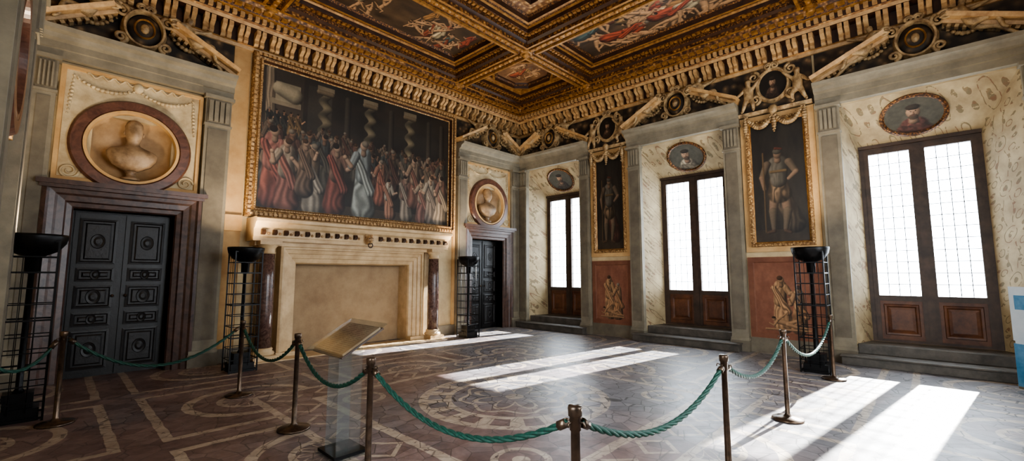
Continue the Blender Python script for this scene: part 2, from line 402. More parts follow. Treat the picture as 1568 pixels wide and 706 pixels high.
J2=[(0,.3,.1,.085),(0,.42,.1,.09),(0,.55,.1,.095),(0,.64,.1,.045),(0,.72,.11,.085),(0,.8,.11,.075),
    (.1,.56,.1,.045),(.2,.66,.14,.04),(.3,.78,.13,.028),(-.1,.56,.1,.045),(-.18,.45,.16,.04),(-.26,.38,.2,.028),
    (.06,.27,.12,.07),(.12,.14,.2,.055),(.1,0,.13,.035),(.12,-.02,.19,.025),(-.06,.27,.1,.07),(-.1,.14,.14,.055),(-.16,0,.1,.035),(-.17,-.02,.16,.025)]
PUT=skinned('putto',J2,Ed,1); PUT.materials.append(STUC)
def place(name,me,M,parent):
    ob=bpy.data.objects.new(name,me); sc.collection.objects.link(ob); ob.matrix_world=M
    if parent is not None: ob.parent=parent; ob.matrix_parent_inverse=parent.matrix_world.inverted()
    return ob
def Sc(a,b_,c_): return Matrix.Diagonal((a,b_,c_,1))
def bust(mb,s,T,mat):
    secs=[(.12,.05,.05,0),(.16,.12,.09,.0),(.22,.22,.13,.01),(.32,.28,.16,.01),(.40,.29,.155,.0),(.455,.25,.13,-.01),(.49,.15,.1,-.01),(.52,.085,.08,-.01),
          (.57,.072,.075,0),(.605,.08,.1,.02),(.64,.092,.115,.02),(.69,.1,.125,.012),(.74,.105,.13,.005),(.80,.104,.13,0),(.85,.09,.115,-.005),(.885,.06,.08,-.005),(.905,.02,.03,-.005)]
    loops=[];n=32
    for (z_,rx,ry,off) in secs:
        L=[]
        for i in range(n):
            a=2*pi*i/n; f=max(0,math.sin(a))**12; w=ry*math.sin(a)+off; u=rx*math.cos(a)
            if .66<z_<.72: w+=f*.035
            if .73<z_<.76: w-=(max(0,math.sin(a))**4)*(.018 if abs(abs(math.cos(a))-.35)<.2 else -.004)
            if .60<z_<.65: w+=f*.008
            if z_>.77: w*=1+.06*math.sin(i*2.4+z_*60); u*=1+.05*math.sin(i*3.1+z_*50)
            if .2<z_<.46: w+=.012*math.sin(u*60+z_*20)
            L.append((u,z_,w))
        loops.append(L)
    TT=T@Sc(s,s,s)
    mb.loft(loops,mat,True,True,True,True,TT)
    mb.lathe([(.11,0),(.11,.03),(.06,.05),(.05,.1),(.08,.13)],mat,20,TT,True,'y')
    for sx in(-1,1): mb.ball((sx*.105,.70,0),(.015,.035,.022),mat,8,TT)
def swag(mb,u0,v0,u1,v1,sag,w,r,mat,n=16):
    for k in range(n+1):
        t=k/n; rr=r*(.55+.8*math.sin(pi*t)); u=u0+(u1-u0)*t; v_=v0+(v1-v0)*t-sag*4*t*(1-t)
        mb.ball((u,v_,w),(rr,rr*.9,rr*.8),mat,7)
        mb.ball((u+random.uniform(-1,1)*r*.6,v_+random.uniform(-1,1)*r*.8,w+r*.4),r*.45,mat,6)
def scroll(mb,cx,cy,r,w,mat,sgn=1,rt=.03,turns=1.6,ph=0,T=None):
    pts=[];rs=[]
    for k in range(22):
        t=k/21; a=ph+sgn*turns*2*pi*t; q=r*(1-.8*t); pts.append((cx+q*math.cos(a),cy+q*math.sin(a),w+.02*t)); rs.append(rt*(1-.5*t))
    mb.tube(pts,rs,mat,6,T=T)
def cartouche(mb,cx,cy,rx,ry,w,core=True):
    mb.loft([ol(cx,cy,rx*1.25,ry*1.2,0),ol(cx,cy,rx*1.25,ry*1.2,w*.5),ol(cx,cy,rx*1.12,ry*1.1,w),ol(cx,cy,rx,ry,w),ol(cx,cy,rx*.93,ry*.93,w*.6)],STUC,smooth=False)
    for sx in(-1,1):
        scroll(mb,cx+sx*rx*1.25,cy+ry*.75,rx*.42,w*.8,STUC,sx,.035,1.5,pi/2)
        scroll(mb,cx+sx*rx*1.2,cy-ry*.8,rx*.38,w*.8,STUC,-sx,.035,1.5,-pi/2)
    scroll(mb,cx-.06,cy+ry*1.25,rx*.28,w*.8,STUC,1,.03); scroll(mb,cx+.06,cy+ry*1.25,rx*.28,w*.8,STUC,-1,.03,ph=pi)
    if core:
        mb.loft([ol(cx,cy,rx*.93*q,ry*.93*q,w*.5+.10*math.sqrt(max(0,1-q*q))) for q in (1,.9,.75,.5,.25,.02)],FRZ,smooth=True)
        mb.loft([ol(cx,cy,rx*.6,ry*.6,w*.5+.09),ol(cx,cy,rx*.55,ry*.55,w*.5+.13),ol(cx,cy,rx*.48,ry*.48,w*.5+.1)],GOLDP)
        mb.ball((cx,cy,w*.5+.1),(rx*.25,ry*.3,.05),STUC,10)

# ------------------------------------------------------------------ pilaster bay
def pilaster(mb,u0,u1,top,w=.13,base=0.0):
    mb.box(u0,u1,base,top,0,w,GREY)
    mb.box(u0+.05,u1-.05,base+.45,top-.62,w,w+.015,GREYD)
    mb.box(u0-.02,u1+.02,base,base+.22,0,w+.05,GREYD); mb.box(u0-.01,u1+.01,base+.22,base+.28,0,w+.03,GREY)
    mb.box(u0-.015,u1+.015,top-.56,top-.52,0,w+.03,GREY)
    n=4; d=(u1-u0-.06)/n
    for k in range(n): mb.box(u0+.03+d*k+.012,u0+.03+d*(k+1)-.012,top-.48,top-.1,w,w+.05,GREY)
    mb.box(u0+.02,u1-.02,top-.52,top-.06,w,w+.02,GREYD)
    mb.box(u0-.03,u1+.03,top-.06,top,0,w+.08,GREY)
ENT=[(0,4.85),(.14,4.85),(.14,4.97),(.17,4.98),(.17,5.08),(.24,5.11),(.27,5.17),(.36,5.20),(.38,5.26),(0,5.26)]
def bay(M,uc,hw,pw0,pw1,name,figs=True):
    e=empty(name,M@Tr(uc,0,0))
    mb=MB(); pilaster(mb,uc-hw-pw0,uc-hw,4.85); mb.build('pilaster_1',M,e)
    mb=MB(); pilaster(mb,uc+hw,uc+hw+pw1,4.85); mb.build('pilaster_2',M,e)
    a,b_=uc-hw-pw0-.02,uc+hw+pw1+.02
    mb=MB(); mb.bar(ENT,a,b_,GREY,mit=0); mb.build('entablature',M,e)
    mb=MB(); mb.box(a+.02,b_-.02,5.26,5.98,0,.02,FRZ)
    for sx,o in((1,a),(-1,b_)):
        L=(uc-o)*sx-.34; ang=math.atan2(.52,L); ln=math.hypot(.52,L)
        T=Tr(o,5.27,0)@Matrix.Rotation(ang*sx,4,'Z')@Sc(sx,1,1)
        prof=[(.02,0),(.22,0),(.24,.05),(.34,.07),(.38,.13),(.02,.13)]
        mb.bar(prof,0.02,ln,BRK,T)
        nd=int(ln/.1)
        for k in range(nd): mb.box(.05+k*.1,.1+k*.1,-.05,.01,.04,.2,STUC,T)
        mb.bar([(.02,-.05),(.06,-.05),(.06,0),(.02,0)],.02,ln,FRZ,T)
        scroll(mb,ln,.1,.09,.3,STUC,1,.03,T=T)
    mb.build('broken_pediment',M,e)
    mb=MB(); cartouche(mb,uc,5.66,.24,.29,.24); 
    for sx in(-1,1): swag(mb,uc+sx*.35,5.75,uc+sx*.8,5.62,.12,.1,.035,STUC,8)
    mb.build('cartouche',M,e)
    if figs:
        place('reclining_figure_1',FIG,M@Tr(uc+.62,5.58,.12)@Matrix.Rotation(-.42,4,'Z')@Sc(.76,.76,.76),e)
        place('reclining_figure_2',FIG,M@Tr(uc-.62,5.58,.12)@Matrix.Rotation(.42,4,'Z')@Sc(-.76,.76,.76),e)
    return e
def roundel(M,uc,vc,name,R=.77,deep=True):
    e=empty(name,M@Tr(uc,vc,0)); mb=MB(); n=64
    f=lambda r,w:ol(uc,vc,r,r,w,n)
    mb.loft([f(R,0.03),f(R,.08),f(R-.03,.12),f(R-.15,.12),f(R-.17,.09)],MARB)
    mb.loft([f(R-.17,.09),f(R-.17,.12),f(R-.21,.12),f(R-.22,.02)],OCHRE)
    mb.build('marble_ring',M,e)
    mb=MB(); D=.28 if deep else .05
    mb.loft([ol(uc,vc,(R-.21)*q,(R-.21)*q,.03-D*math.sqrt(max(0,1-q**3)),n) for q in(1,.97,.92,.85,.75,.6,.4,.2,.01)],DISH,smooth=True)
    mb.build('niche_bowl',M,e)
    mb=MB(); bust(mb,1.12,M@Tr(uc,vc-.53,-.02),BUSTM); mb.build('bust',None,e)
    return e
def relief_panel(M,uc,u0,u1,v0,v1,vc,R,name):
    mb=MB(); mb.loft([rectang(uc,vc,u0,u1,v0,v1,0.0,64),rectang(uc,vc,u0,u1,v0,v1,.03,64),ol(uc,vc,R,R,.03,64),ol(uc,vc,R,R,-.0,64)],RELIEF)
    mb.loft([rl(u0,u1,v0,v1,0,.03),rl(u0,u1,v0,v1,0,.06),rl(u0,u1,v0,v1,.05,.06),rl(u0,u1,v0,v1,.06,.03)],OCHRE)
    for sx in(-1,1):
        swag(mb,uc,v1-.16,uc+sx*(u1-u0)*.42,v1-.14,.14,.045,.03,RELIEF,14)
        swag(mb,uc+sx*(u1-u0)*.42,v1-.15,uc+sx*(u1-u0)*.44,v1-.75,.0,.04,.022,RELIEF,10)
        scroll(mb,uc+sx*(u1-u0)*.40,v0+.15,.12,.04,RELIEF,sx,.02)
        mb.tube([(uc+sx*(.05+.03*k),v1-.08-.035*math.sin(k*1.3),.05) for k in range(20)],.014,RELIEF,5)
    mb.ball((uc,v1-.12,.05),(.07,.09,.05),RELIEF,10)
    return mb.build(name,M)
def door(M,uc,name,dark=DWOOD):
    hw,top=.62,2.6
    e=empty(name,M@Tr(uc,0,0)); mb=MB()
    fl=lambda o,i,w:[(uc-hw-o+i,0,w),(uc-hw-o+i,top+o-i,w),(uc+hw+o-i,top+o-i,w),(uc+hw+o-i,0,w)]
    pr=[(0,0),(0,.14),(.05,.16),(.08,.13),(.14,.12),(.17,.10),(.25,.09),(.27,.06),(.33,.05),(.35,.02),(.35,-.3)]
    mb.loft([fl(.35,i,w) for i,w in pr],FRAMEW,closed=False)
    mb.box(uc-hw-.42,uc+hw+.42,top+.33,top+.40,0,.22,FRAMEW)
    mb.box(uc-hw-.38,uc+hw+.38,top+.28,top+.33,0,.18,FRAMEW)
    mb.build('door_frame',M,e)
    mb=MB(); mb.box(uc-hw,uc+hw,0.0,top,-.34,-.26,dark)
    for sx in(-1,1):
        a,b_=(uc+.02,uc+hw-.03) if sx>0 else (uc-hw+.03,uc-.02)
        mb.box(a,b_,.02,top-.03,-.26,-.235,dark)
        for v0,v1 in((.12,.72),(.78,1.0),(1.06,1.42),(1.48,1.7),(1.76,2.48)):
            mb.loft([rl(a+.06,b_-.06,v0,v1,i,w) for i,w in((0,-.235),(0,-.22),(.03,-.215),(.045,-.228),(.07,-.228),(.09,-.216))],DW2,c1=True)
            cu,cv_=(a+b_)/2,(v0+v1)/2; q=min(.09,(v1-v0)*.28)
            mb.loft([ol(cu,cv_,q,q*1.3,-.216,20),ol(cu,cv_,q*.9,q*1.2,-.207,20),ol(cu,cv_,q*.6,q*.8,-.214,20),ol(cu,cv_,q*.3,q*.4,-.204,20)],DW2,c1=True)
    mb.ball((uc-.08,1.25,-.2),.025,BRASS,10); mb.ball((uc+.08,1.25,-.2),.025,BRASS,10)
    mb.build('door_leaves',M,e)
    return e

# ------------------------------------------------------------------ room shell
mb=MB(); mb.box(RX-.5,1.0,RY-.5,.5,-.2,0,FLOOR); mb.build('floor')
DL,DR=-9.42,-1.38
mb=MB()
holes=[(DL-.62,DL+.62,-.0,2.6),(DR-.62,DR+.62,0,2.6),(-6.78,-4.15,0,1.8),(DL-.5,DL+.5,3.13,4.13),(DR-.5,DR+.5,3.13,4.13)]
wall_cells(mb,RX-.5,.95,0,7.3,holes,-.5,0,CREAM)
mb.box(-6.85,-4.1,0,1.85,-.55,-.5,CREAM); 
for c_ in(DL,DR): mb.box(c_-.7,c_+.7,0,4.3,-.56,-.5,CREAM)
mb.build('wall_fireplace',WL,recalc=False)
# niches: (u0, u1, window centre)
NI=[(.42,2.42,1.42),(4.27,6.27,5.27),(8.36,10.64,9.38)]
NC=[n_[2] for n_ in NI]; END=-RY+.5
mb=MB()
edges=[0]+sum([[a,b_] for a,b_,c in NI],[])+[END]
for i in range(0,len(edges),2): mb.box(edges[i],edges[i+1],0,7.3,-.7,0,CREAM)
for a,b_,c in NI: mb.bar([(0,4.85),(0,7.3),(-.7,7.3),(-.7,4.1)],a,b_,CREAM)
wall_cells(mb,0,END,0,7.3,[(c-.84,c+.84,.34,4.08) for c in NC],-.95,-.7,CREAM)
mb.build('wall_window',WR,recalc=False)
# side and rear walls with window openings added behind the camera for fill light
def fill_windows(M,cs,k0):
    for q,c in enumerate(cs):
        mb=MB()
        mb.loft([rl(c-.9,c+.9,.9,4.6,i_,w) for i_,w in((-.12,0),(-.12,.06),(0,.06),(.02,-.3),(.1,-.3),(.1,-.36),(.02,-.36))],GREY)
        mb.box(c-.04,c+.04,.9,4.6,-.36,-.3,WFRM)
        for v_ in(1.8,2.7,3.6): mb.box(c-.88,c+.88,v_-.02,v_+.02,-.35,-.31,WFRM)
        mb.build('window_%d'%(k0+q),M)
SWIN=[-8.3]; BWIN=[3.2,6.8]
mb=MB(); wall_cells(mb,RY-.5,0.,0,7.3,[(c-.9,c+.9,.9,4.6) for c in SWIN],-.5,0,CREAM); mb.build('wall_side',WW,recalc=False)
mb=MB(); wall_cells(mb,0,-RX,0,7.3,[(c-.9,c+.9,.9,4.6) for c in BWIN],-.5,0,CREAM); mb.build('wall_rear',WB,recalc=False)
fill_windows(WW,SWIN,4); fill_windows(WB,BWIN,5)
mb=MB(); mb.box(0,END,4.33,4.6,-1.75,-.95,GREYD); mb.build('trim_exterior_eave',WR)  # unseen overhang added to cut the far end of the sun patches
for i,(a,b_,c) in enumerate(NI):
    mb=MB(); l,r=c-.84,c+.84
    mb.add([(a,4.83,-.006),(b_,4.83,-.006),(r,4.09,-.69),(l,4.09,-.69)],[(0,1,2,3)],GROT)
    mb.add([(a,.34,-.005),(a,4.84,-.005),(l,4.10,-.69),(l,.34,-.69)],[(0,1,2,3)],GROT)
    mb.add([(b_,.34,-.005),(b_,4.84,-.005),(r,4.10,-.69),(r,.34,-.69)],[(0,1,2,3)],GROT)
    mb.box(l,r,4.04,4.10,-.72,-.66,WFRM)
    mb.build('trim_window_reveal_%d'%(i+1),WR,recalc=False)
    sl=Vector((0,4.85-4.10,.70)).normalized()
    Mo=WR@frameM((1,0,0),tuple(sl),tuple(Vector((1,0,0)).cross(sl)),(c,4.47,-.345))
    e=empty('oval_portrait' ,Mo); 
    sgn=-1 if (Mo.to_3x3()@Vector((0,0,1))).z>0 else 1
    mb=MB(); mb.loft([ol(0,0,.47,.42,0),ol(0,0,.47,.42,.035*sgn),ol(0,0,.43,.38,.045*sgn),ol(0,0,.40,.35,.02*sgn)],GOLD2); mb.build('oval_frame',Mo,e)
    cv_loop('portrait_canvas',portrait_cv([(.34,.27,.22),(.6,.54,.45),(.46,.22,.18)][i],bg=(.26,.25,.21),seed=i+9),ol(0,0,.40,.35,.02*sgn,36),FRESCO,Mo,e)
# windows
for i,(n0,n1,c) in enumerate(NI):
    e=empty('window_%d'%(i+1),WR@Tr(c,.34,-.75))
    mb=MB(); w0,w1=-.80,-.72; a,b_=c-.84,c+.84; V0,V1=.34,4.08
    mb.box(a,a+.075,V0,V1,w0,w1,WFRM); mb.box(b_-.075,b_,V0,V1,w0,w1,WFRM); mb.box(a+.075,b_-.075,V1-.08,V1,w0,w1,WFRM); mb.box(a+.075,b_-.075,V0,V0+.05,w0,w1,WFRM)
    mb.box(c-.045,c+.045,V0+.04,V1-.07,w0+.02,w1+.035,WFRM)
    for l0,l1 in((a+.072,c-.037),(c+.037,b_-.072)):
        mb.box(l0,l0+.07,V0+.045,V1-.075,w0+.01,w1+.02,WFRM); mb.box(l1-.07,l1,V0+.045,V1-.075,w0+.01,w1+.02,WFRM)
        mb.box(l0+.069,l1-.069,1.1,1.2,w0+.012,w1+.018,WFRM); mb.box(l0+.069,l1-.069,V1-.16,V1-.078,w0+.012,w1+.018,WFRM)
        mb.box(l0+.069,l1-.069,V0+.048,1.101,w0+.014,w1,WWOOD)
        mb.loft([rl(l0+.12,l1-.12,V0+.13,1.04,k,w) for k,w in((0,w1+.001),(.01,w1+.025),(.04,w1+.02),(.06,w1+.005),(.1,w1+.015))],WWOOD,c1=True)
    mb.build('window_frame',WR,e)
    mb=MB()
    for l0,l1 in((a+.142,c-.107),(c+.107,b_-.142)):
        for k in range(1,4): u=l0+(l1-l0)*k/4; mb.box(u-.006,u+.006,1.2,V1-.16,-.765,-.76,LEAD)
        nk=13
        for k in range(1,nk): v_=1.2+(V1-1.36)*k/nk; mb.box(l0,l1,v_-.006,v_+.006,-.767,-.762,LEAD)
    mb.build('leaded_cames',WR,e)
    mb=MB()
    for l0,l1 in((a+.14,c-.105),(c+.105,b_-.14)): mb.add([(l0,1.2,-.77),(l1,1.2,-.77),(l1,V1-.16,-.77),(l0,V1-.16,-.77)],[(0,1,2,3)],GLASS)
    mb.build('glass_panes',WR,e)
    mb=MB(); mb.box(n0-.2,n1+.2,0,.17,-.7,.36,STEP); mb.box(n0+.01,n1-.01,.17,.34,-.7,-.03,STEP)
    mb.box(n0-.22,n1+.22,.14,.172,.0,.39,STEP); mb.build('window_steps',WR,bev=.008)
bay(WR,1.42,1.0,.32,.30,'pilaster_surround')
bay(WR,5.27,1.0,.33,.33,'pilaster_surround')
bay(WR,9.50,1.14,.34,.34,'pilaster_surround')
bay(WL,DR,.9,.33,.33,'pilaster_surround')
bay(WL,DL,.93,.24,.4,'pilaster_surround')
bay(WW,-3.3,.95,.35,.35,'pilaster_surround')
for M,c in((WL,DL),(WL,DR)):
    relief_panel(M,c,c-.9,c+.9,3.02,4.8,3.66,.72,'stucco_relief_panel'); roundel(M,c,3.66,'bust_roundel')
relief_panel(WW,-3.3,-4.2,-2.4,3.02,4.8,3.66,.72,'stucco_relief_panel')
e=empty('marble_roundel',WW@Tr(-3.3,3.66,0)); mb=MB(); f=lambda r,w:ol(-3.3,3.66,r,r,w,64)
mb.loft([f(.77,.03),f(.77,.08),f(.74,.12),f(.62,.12),f(.6,.09),f(.6,.12),f(.55,.12),f(.54,.035)],MARB,c1=False); mb.loft([f(.54,.035),f(.01,.035)],DISH); mb.build('marble_ring',WW,e)
door(WL,DL,'door_1'); door(WL,DR,'door_2')
mb=MB()
for a,b_ in((-8.08,-7.8),(-2.72,-2.63)): mb.box(a,b_,.25,5.98,0,.03,OCHRE)
mb.box(-8.08,-7.8,2.4,2.7,.03,.1,OCHRE)
mb.build('trim_painting_border',WL)
mb=MB()
for a,b_ in((-8.09,-7.55),(-3.35,-2.62)): mb.box(a,b_,0,.25,0,.05,GREYD)
mb.build('baseboard_fireplace',WL)

# ------------------------------------------------------------------ cornice
R0=(RX,0,0,-RY)
mb=MB(); Z=lambda z_:7.2-z_
prof=[(0,5.96),(.05,5.97),(.07,6.03),(.09,6.05),(.10,6.30),(.30,6.32),(.32,6.38),(.36,6.40),(.37,6.50),(.46,6.52),(.48,6.58),(.55,6.62),(.58,6.68),(.62,6.70),(.66,6.70)]
mats=[BRK,BRK,GOLDP,CBRN,CBRN,BRK,CSTONE,CBRN,GOLDP,GOLD2,CSTONE,GOLD,GOLDP,CBRN]
mb.loft([rl(*R0,i,Z(z_)) for i,z_ in prof],mats)
mb.build('trim_cornice',CE)
mb=MB()
def ring(fn,sp):
    for (M_,L,off) in ((WL,-RX,RX),(WR,-RY,0),(WW,-RY,RY),(WB,-RX,0)):
        n=int(round(L/sp)); d=L/n
        for k in range(n): fn(M_,off+(k+.5)*d)
cons=[(.09,6.04),(.14,6.04),(.18,6.08),(.17,6.15),(.22,6.18),(.29,6.22),(.30,6.31),(.09,6.31)]
def brk(M_,u):
    mb.bar(cons,u-.085,u-.015,BRK,M_); mb.bar(cons,u+.015,u+.085,BRK,M_); mb.box(u-.015,u+.015,6.05,6.3,.09,.15,CSTONE,M_)
ring(brk,.28)
ring(lambda M_,u: mb.box(u-.035,u+.035,6.41,6.5,.36,.43,BRK,M_),.125)
ring(lambda M_,u: mb.box(u-.055,u+.055,6.545,6.60,.48,.57,GOLDP,M_),.16)
mb.build('trim_cornice_brackets',None,recalc=True)

# ------------------------------------------------------------------ coffered ceiling
ceil=empty('ceiling')
mb=MB(); mb.box(RX-.5,1.0,-.5,-RY+.5,-.12,0,CBRN); mb.build('ceiling_slab',CE,ceil)
xs=[RX+.5,-7.65,-3.0,-.5]; ys=[.5,3.0,8.1,-RY-.5]
mb=MB(); cells=[]
mb.loft([rl(*R0,.4,.5),rl(*R0,.5,.5)],GOLD2)
def dents(mb,u0,u1,v0,v1,w,s,sp,mat,h=.05):
    for (a,b_,fx) in((u0,u1,0),(u0,u1,1)):
        n=max(1,int((b_-a)/sp)); d=(b_-a)/n; vv=v0 if fx==0 else v1
        for k in range(n): q=a+(k+.5)*d; mb.box(q-s,q+s,vv-s,vv+s,w,w+h,mat)
    for fx in(0,1):
        n=max(1,int((v1-v0)/sp)); d=(v1-v0)/n; uu=u0 if fx==0 else u1
        for k in range(n): q=v0+(k+.5)*d; mb.box(uu-s,uu+s,q-s,q+s,w,w+h,mat)
for i in range(3):
    for j in range(3):
        u0,u1,v0,v1=xs[i],xs[i+1],ys[j],ys[j+1]
        big=(i==1 and j==1); corner=(i!=1 and j!=1)
        pr=[(0,.5),(.13,.5),(.135,.545),(.19,.545),(.2,.47),(.27,.44),(.28,.36),(.38,.34),(.39,.26),(.41,.22)]
        mt=[GOLD2,GOLDP,GOLDP,GOLD,CBRN,GOLD2,GOLD,CBRN,GOLDP]
        mb.loft([rl(u0,u1,v0,v1,a,w) for a,w in pr],mt)
        dents(mb,u0+.33,u1-.33,v0+.33,v1-.33,.35,.028,.1,GOLDP,.03)
        if corner:
            mb.loft([rl(u0,u1,v0,v1,.41,.22),rl(u0,u1,v0,v1,.5,.2)],GOLDP)
            a0,a1,b0,b1=u0+.5,u1-.5,v0+.5,v1-.5
            q=.42; oct_=lambda i_,w:[(a0+q*.8+i_*.4,b0+i_,w),(a1-q*.8-i_*.4,b0+i_,w),(a1-i_,b0+q*.8+i_*.4,w),(a1-i_,b1-q*.8-i_*.4,w),(a1-q*.8-i_*.4,b1-i_,w),(a0+q*.8+i_*.4,b1-i_,w),(a0+i_,b1-q*.8-i_*.4,w),(a0+i_,b0+q*.8+i_*.4,w)]
            sqr=[(a0,b0,.2),(a1,b0,.2),(a1,b0,.2),(a1,b1,.2),(a1,b1,.2),(a0,b1,.2),(a0,b1,.2),(a0,b0,.2)]
            mb.loft([sqr,oct_(0,.2)],GOLD)
            mb.loft([oct_(a,w) for a,w in((0,.2),(.01,.26),(.07,.26),(.08,.18),(.14,.16),(.15,.12))],[GOLDP,GOLDP,CBRN,GOLD2,CBRN])
            cells.append(('o',oct_(.15,.12)))
        else:
            mb.loft([rl(u0,u1,v0,v1,a,w) for a,w in((.41,.22),(.5,.2),(.51,.26),(.57,.26),(.58,.16),(.62,.12))],[GOLD2,GOLDP,GOLDP,CBRN,GOLD2])
            if big:
                mb.loft([rl(u0,u1,v0,v1,a,w) for a,w in((.62,.12),(.95,.06),(.96,.3),(1.08,.32),(1.1,.2),(1.3,.16),(1.32,.05))],[CSTONE,GOLDP,CSTONE,CBRN,GOLD,CBRN])
                dents(mb,u0+1.2,u1-1.2,v0+1.2,v1-1.2,.17,.05,.16,CSTONE,.08)
                cells.append(('r',(u0+1.32,u1-1.32,v0+1.32,v1-1.32,.05)))
            else: cells.append(('r',(u0+.62,u1-.62,v0+.62,v1-.62,.12)))
for xx in xs[1:3]:
    mb.box(xx-.045,xx+.045,.6,-RY-.6,.5,.53,GOLDP)
    n=60
    for k in range(n): v_=.6+(-RY-1.2)*k/(n-1); mb.ball((xx,v_,.53),(.05,.05,.025),GOLDP,8)
for yy in ys[1:3]:
    mb.box(RX+.6,-.6,yy-.045,yy+.045,.5,.53,GOLDP)
    for k in range(60): u=RX+.6+(-RX-1.2)*k/59; mb.ball((u,yy,.53),(.05,.05,.025),GOLDP,8)
for xx in xs:
    for yy in ys:
        mb.loft([ol(xx,yy,r_,r_,w,16) for r_,w in((.15,.5),(.14,.55),(.1,.56),(.09,.6),(.03,.64))],GOLDP,c1=True)
mb.build('coffer_frames',CE,ceil)
pal=[(.66,.29,.19),(.74,.58,.36),(.33,.42,.40),(.76,.69,.54),(.54,.26,.17),(.66,.47,.26)]
for k,(t,d) in enumerate(cells):
    R=random.Random(k+40)
    if t=='r':
        u0,u1,v0,v1,w=d; A=(u1-u0)/(v1-v0)
        H=170 if A>1 else 250
        cv=Cv(A,H,(.19,.14,.095),(.42,.32,.22),k+60)
        S=.50 if A>1.2 else (.26 if A<.8 else .26)
        for q in range(30):
            xx=R.uniform(0,A); yy=R.uniform(.1,.95)
            if R.random()<.45: person(cv,xx,yy+S*.5,S*1.1,R.choice(pal),R.choice(pal),R.uniform(-.05,.05),R.choice((-1,1)),R=R)
            else: nude(cv,xx,yy,S*.6,R.uniform(-2.5,2.5),(.78,.60,.43),R=R)
        cv.age(.12,(1.1,.95,.75),.92)
        cv_rect('ceiling_painting_%d'%(k+1),cv,u0,u1,v0,v1,w,CANV,CE,ceil)
    else:
        cv=Cv(1,120,(.34,.22,.13),(.62,.46,.30),k+60)
        for q in range(8):
            a=R.uniform(0,6.28); nude(cv,.5+.28*math.cos(a),.5+.25*math.sin(a),.26,R.uniform(-2,2),(.82,.64,.45),R=R)
        person(cv,.5,.82,.6,(.66,.34,.22),(.7,.55,.33),R=R)
        cv_loop('ceiling_painting_%d'%(k+1),cv,d,CANV,CE,ceil,40,12)

# ------------------------------------------------------------------ the large painting
e=empty('framed_history_painting',WL@Tr(-5.25,4.3,0))
P0,P1,Q0,Q1=-7.77,-2.73,2.70,5.98
mb=MB()
mb.loft([rl(P0,P1,Q0,Q1,a,w) for a,w in((0,0),(0,.12),(.03,.15),(.07,.15),(.08,.12),(.12,.11),(.13,.16),(.16,.16),(.18,.08),(.20,.06))],[PFRM,PFRM,PFRM,CBRN,PFRM,BRK,PFRM,CBRN,PFRM])
dents(mb,P0+.05,P1-.05,Q0+.05,Q1-.05,.15,.026,.085,BRK,.03)
dents(mb,P0+.145,P1-.145,Q0+.145,Q1-.145,.16,.012,.05,BRK,.012)
mb.build('carved_frame',WL,e)
FI=.20
A=(P1-P0-2*FI)/(Q1-Q0-2*FI)
cv=Cv(A,350,(.12,.105,.085),(.23,.19,.15),11)
R=random.Random(5)
cv.rect(0,.17*A,.0,.6,(.24,.20,.16)); 
cv.cap(.03*A,.02,.04*A,.6,.03,.035,(.56,.48,.38),.2)
cv.rect(.03*A,.16*A,.22,.26,(.5,.44,.35)); cv.rect(.05*A,.155*A,.09,.23,(.55,.50,.40),.9); cv.cap(.07*A,.14,.13*A,.17,.05,.06,(.66,.60,.48))
for q in range(5): person(cv,(.03+.03*q)*A,.46,.17,R.choice([(.4,.22,.15),(.45,.35,.22),(.2,.2,.18)]),R=R)
cv.rect(.19*A,.30*A,.05,.5,(.25,.225,.19),.6)
cv.cap(.55*A,.3,.9*A,.3,.12,.1,(.18,.17,.15),.0,.5)
for cx_ in(.27,.5,.735):
    x0=cx_*A
    for k in range(150):
        yy=.06+k*.0043; s_=math.sin(k*.24); cv.blob(x0+.018*s_,yy,.036+.006*math.cos(k*.24),.014,(.40+.10*s_,.355+.085*s_,.27+.06*s_),.9)
    cv.rect(x0-.065,x0+.065,.03,.065,(.46,.40,.31)); cv.cap(x0-.05,.08,x0+.05,.08,.02,.02,(.46,.39,.29))
for cx_ in(.38,.62,.86,.95):
    cv.cap(cx_*A,.08,cx_*A,.5,.024,.026,(.25,.22,.18))
dk=[(.33,.22,.175),(.40,.33,.26),(.29,.27,.23),(.45,.38,.31),(.26,.27,.26),(.37,.245,.20),(.31,.25,.20)]
for row,(yy,h,n) in enumerate(((.60,.22,18),(.69,.29,16),(.81,.38,12))):
    for q in range(n):
        xx=(q+.5+R.uniform(-.3,.3))/n*A
        if row==2 and .37<xx/A<.5: continue
        sk=tuple(c*(.60+.09*row) for c in SK)
        person(cv,xx,yy+R.uniform(-.02,.02),h*R.uniform(.9,1.1),R.choice(dk),R.choice(dk),R.uniform(-.03,.03),R.choice((-1,1)),skin=sk,R=R)
cv.rect(0,A,.93,1,(.28,.22,.17),.8)
big=[(.05,.95,.54,(.56,.31,.26),(.60,.38,.33),1),(.11,.98,.50,(.60,.37,.31),(.60,.53,.45),-1),
     (.22,.98,.50,(.62,.57,.50),(.46,.38,.30),-1),(.19,.86,.4,(.44,.35,.28),(.47,.38,.30),1),
     (.335,.96,.52,(.52,.28,.23),(.46,.34,.28),1),(.47,.97,.60,(.57,.59,.56),(.52,.55,.54),-1),
     (.57,.86,.36,(.58,.34,.26),(.61,.41,.31),-1),(.61,.97,.32,(.64,.44,.34),(.64,.59,.51),1),(.71,.97,.38,(.56,.50,.43),(.47,.35,.29),1),
     (.77,.84,.42,(.47,.31,.25),(.55,.45,.36),-1),(.82,.98,.38,(.51,.34,.29),(.60,.52,.43),-1),(.88,.97,.42,(.47,.41,.36),(.58,.53,.46),-1),(.96,.98,.44,(.58,.51,.43),(.50,.36,.31),-1)]
for bx,by,bh,c1,c2,f in big: person(cv,bx*A,by,bh,c1,c2,R.uniform(-.04,.04),f,skin=(.70,.56,.45),R=R)
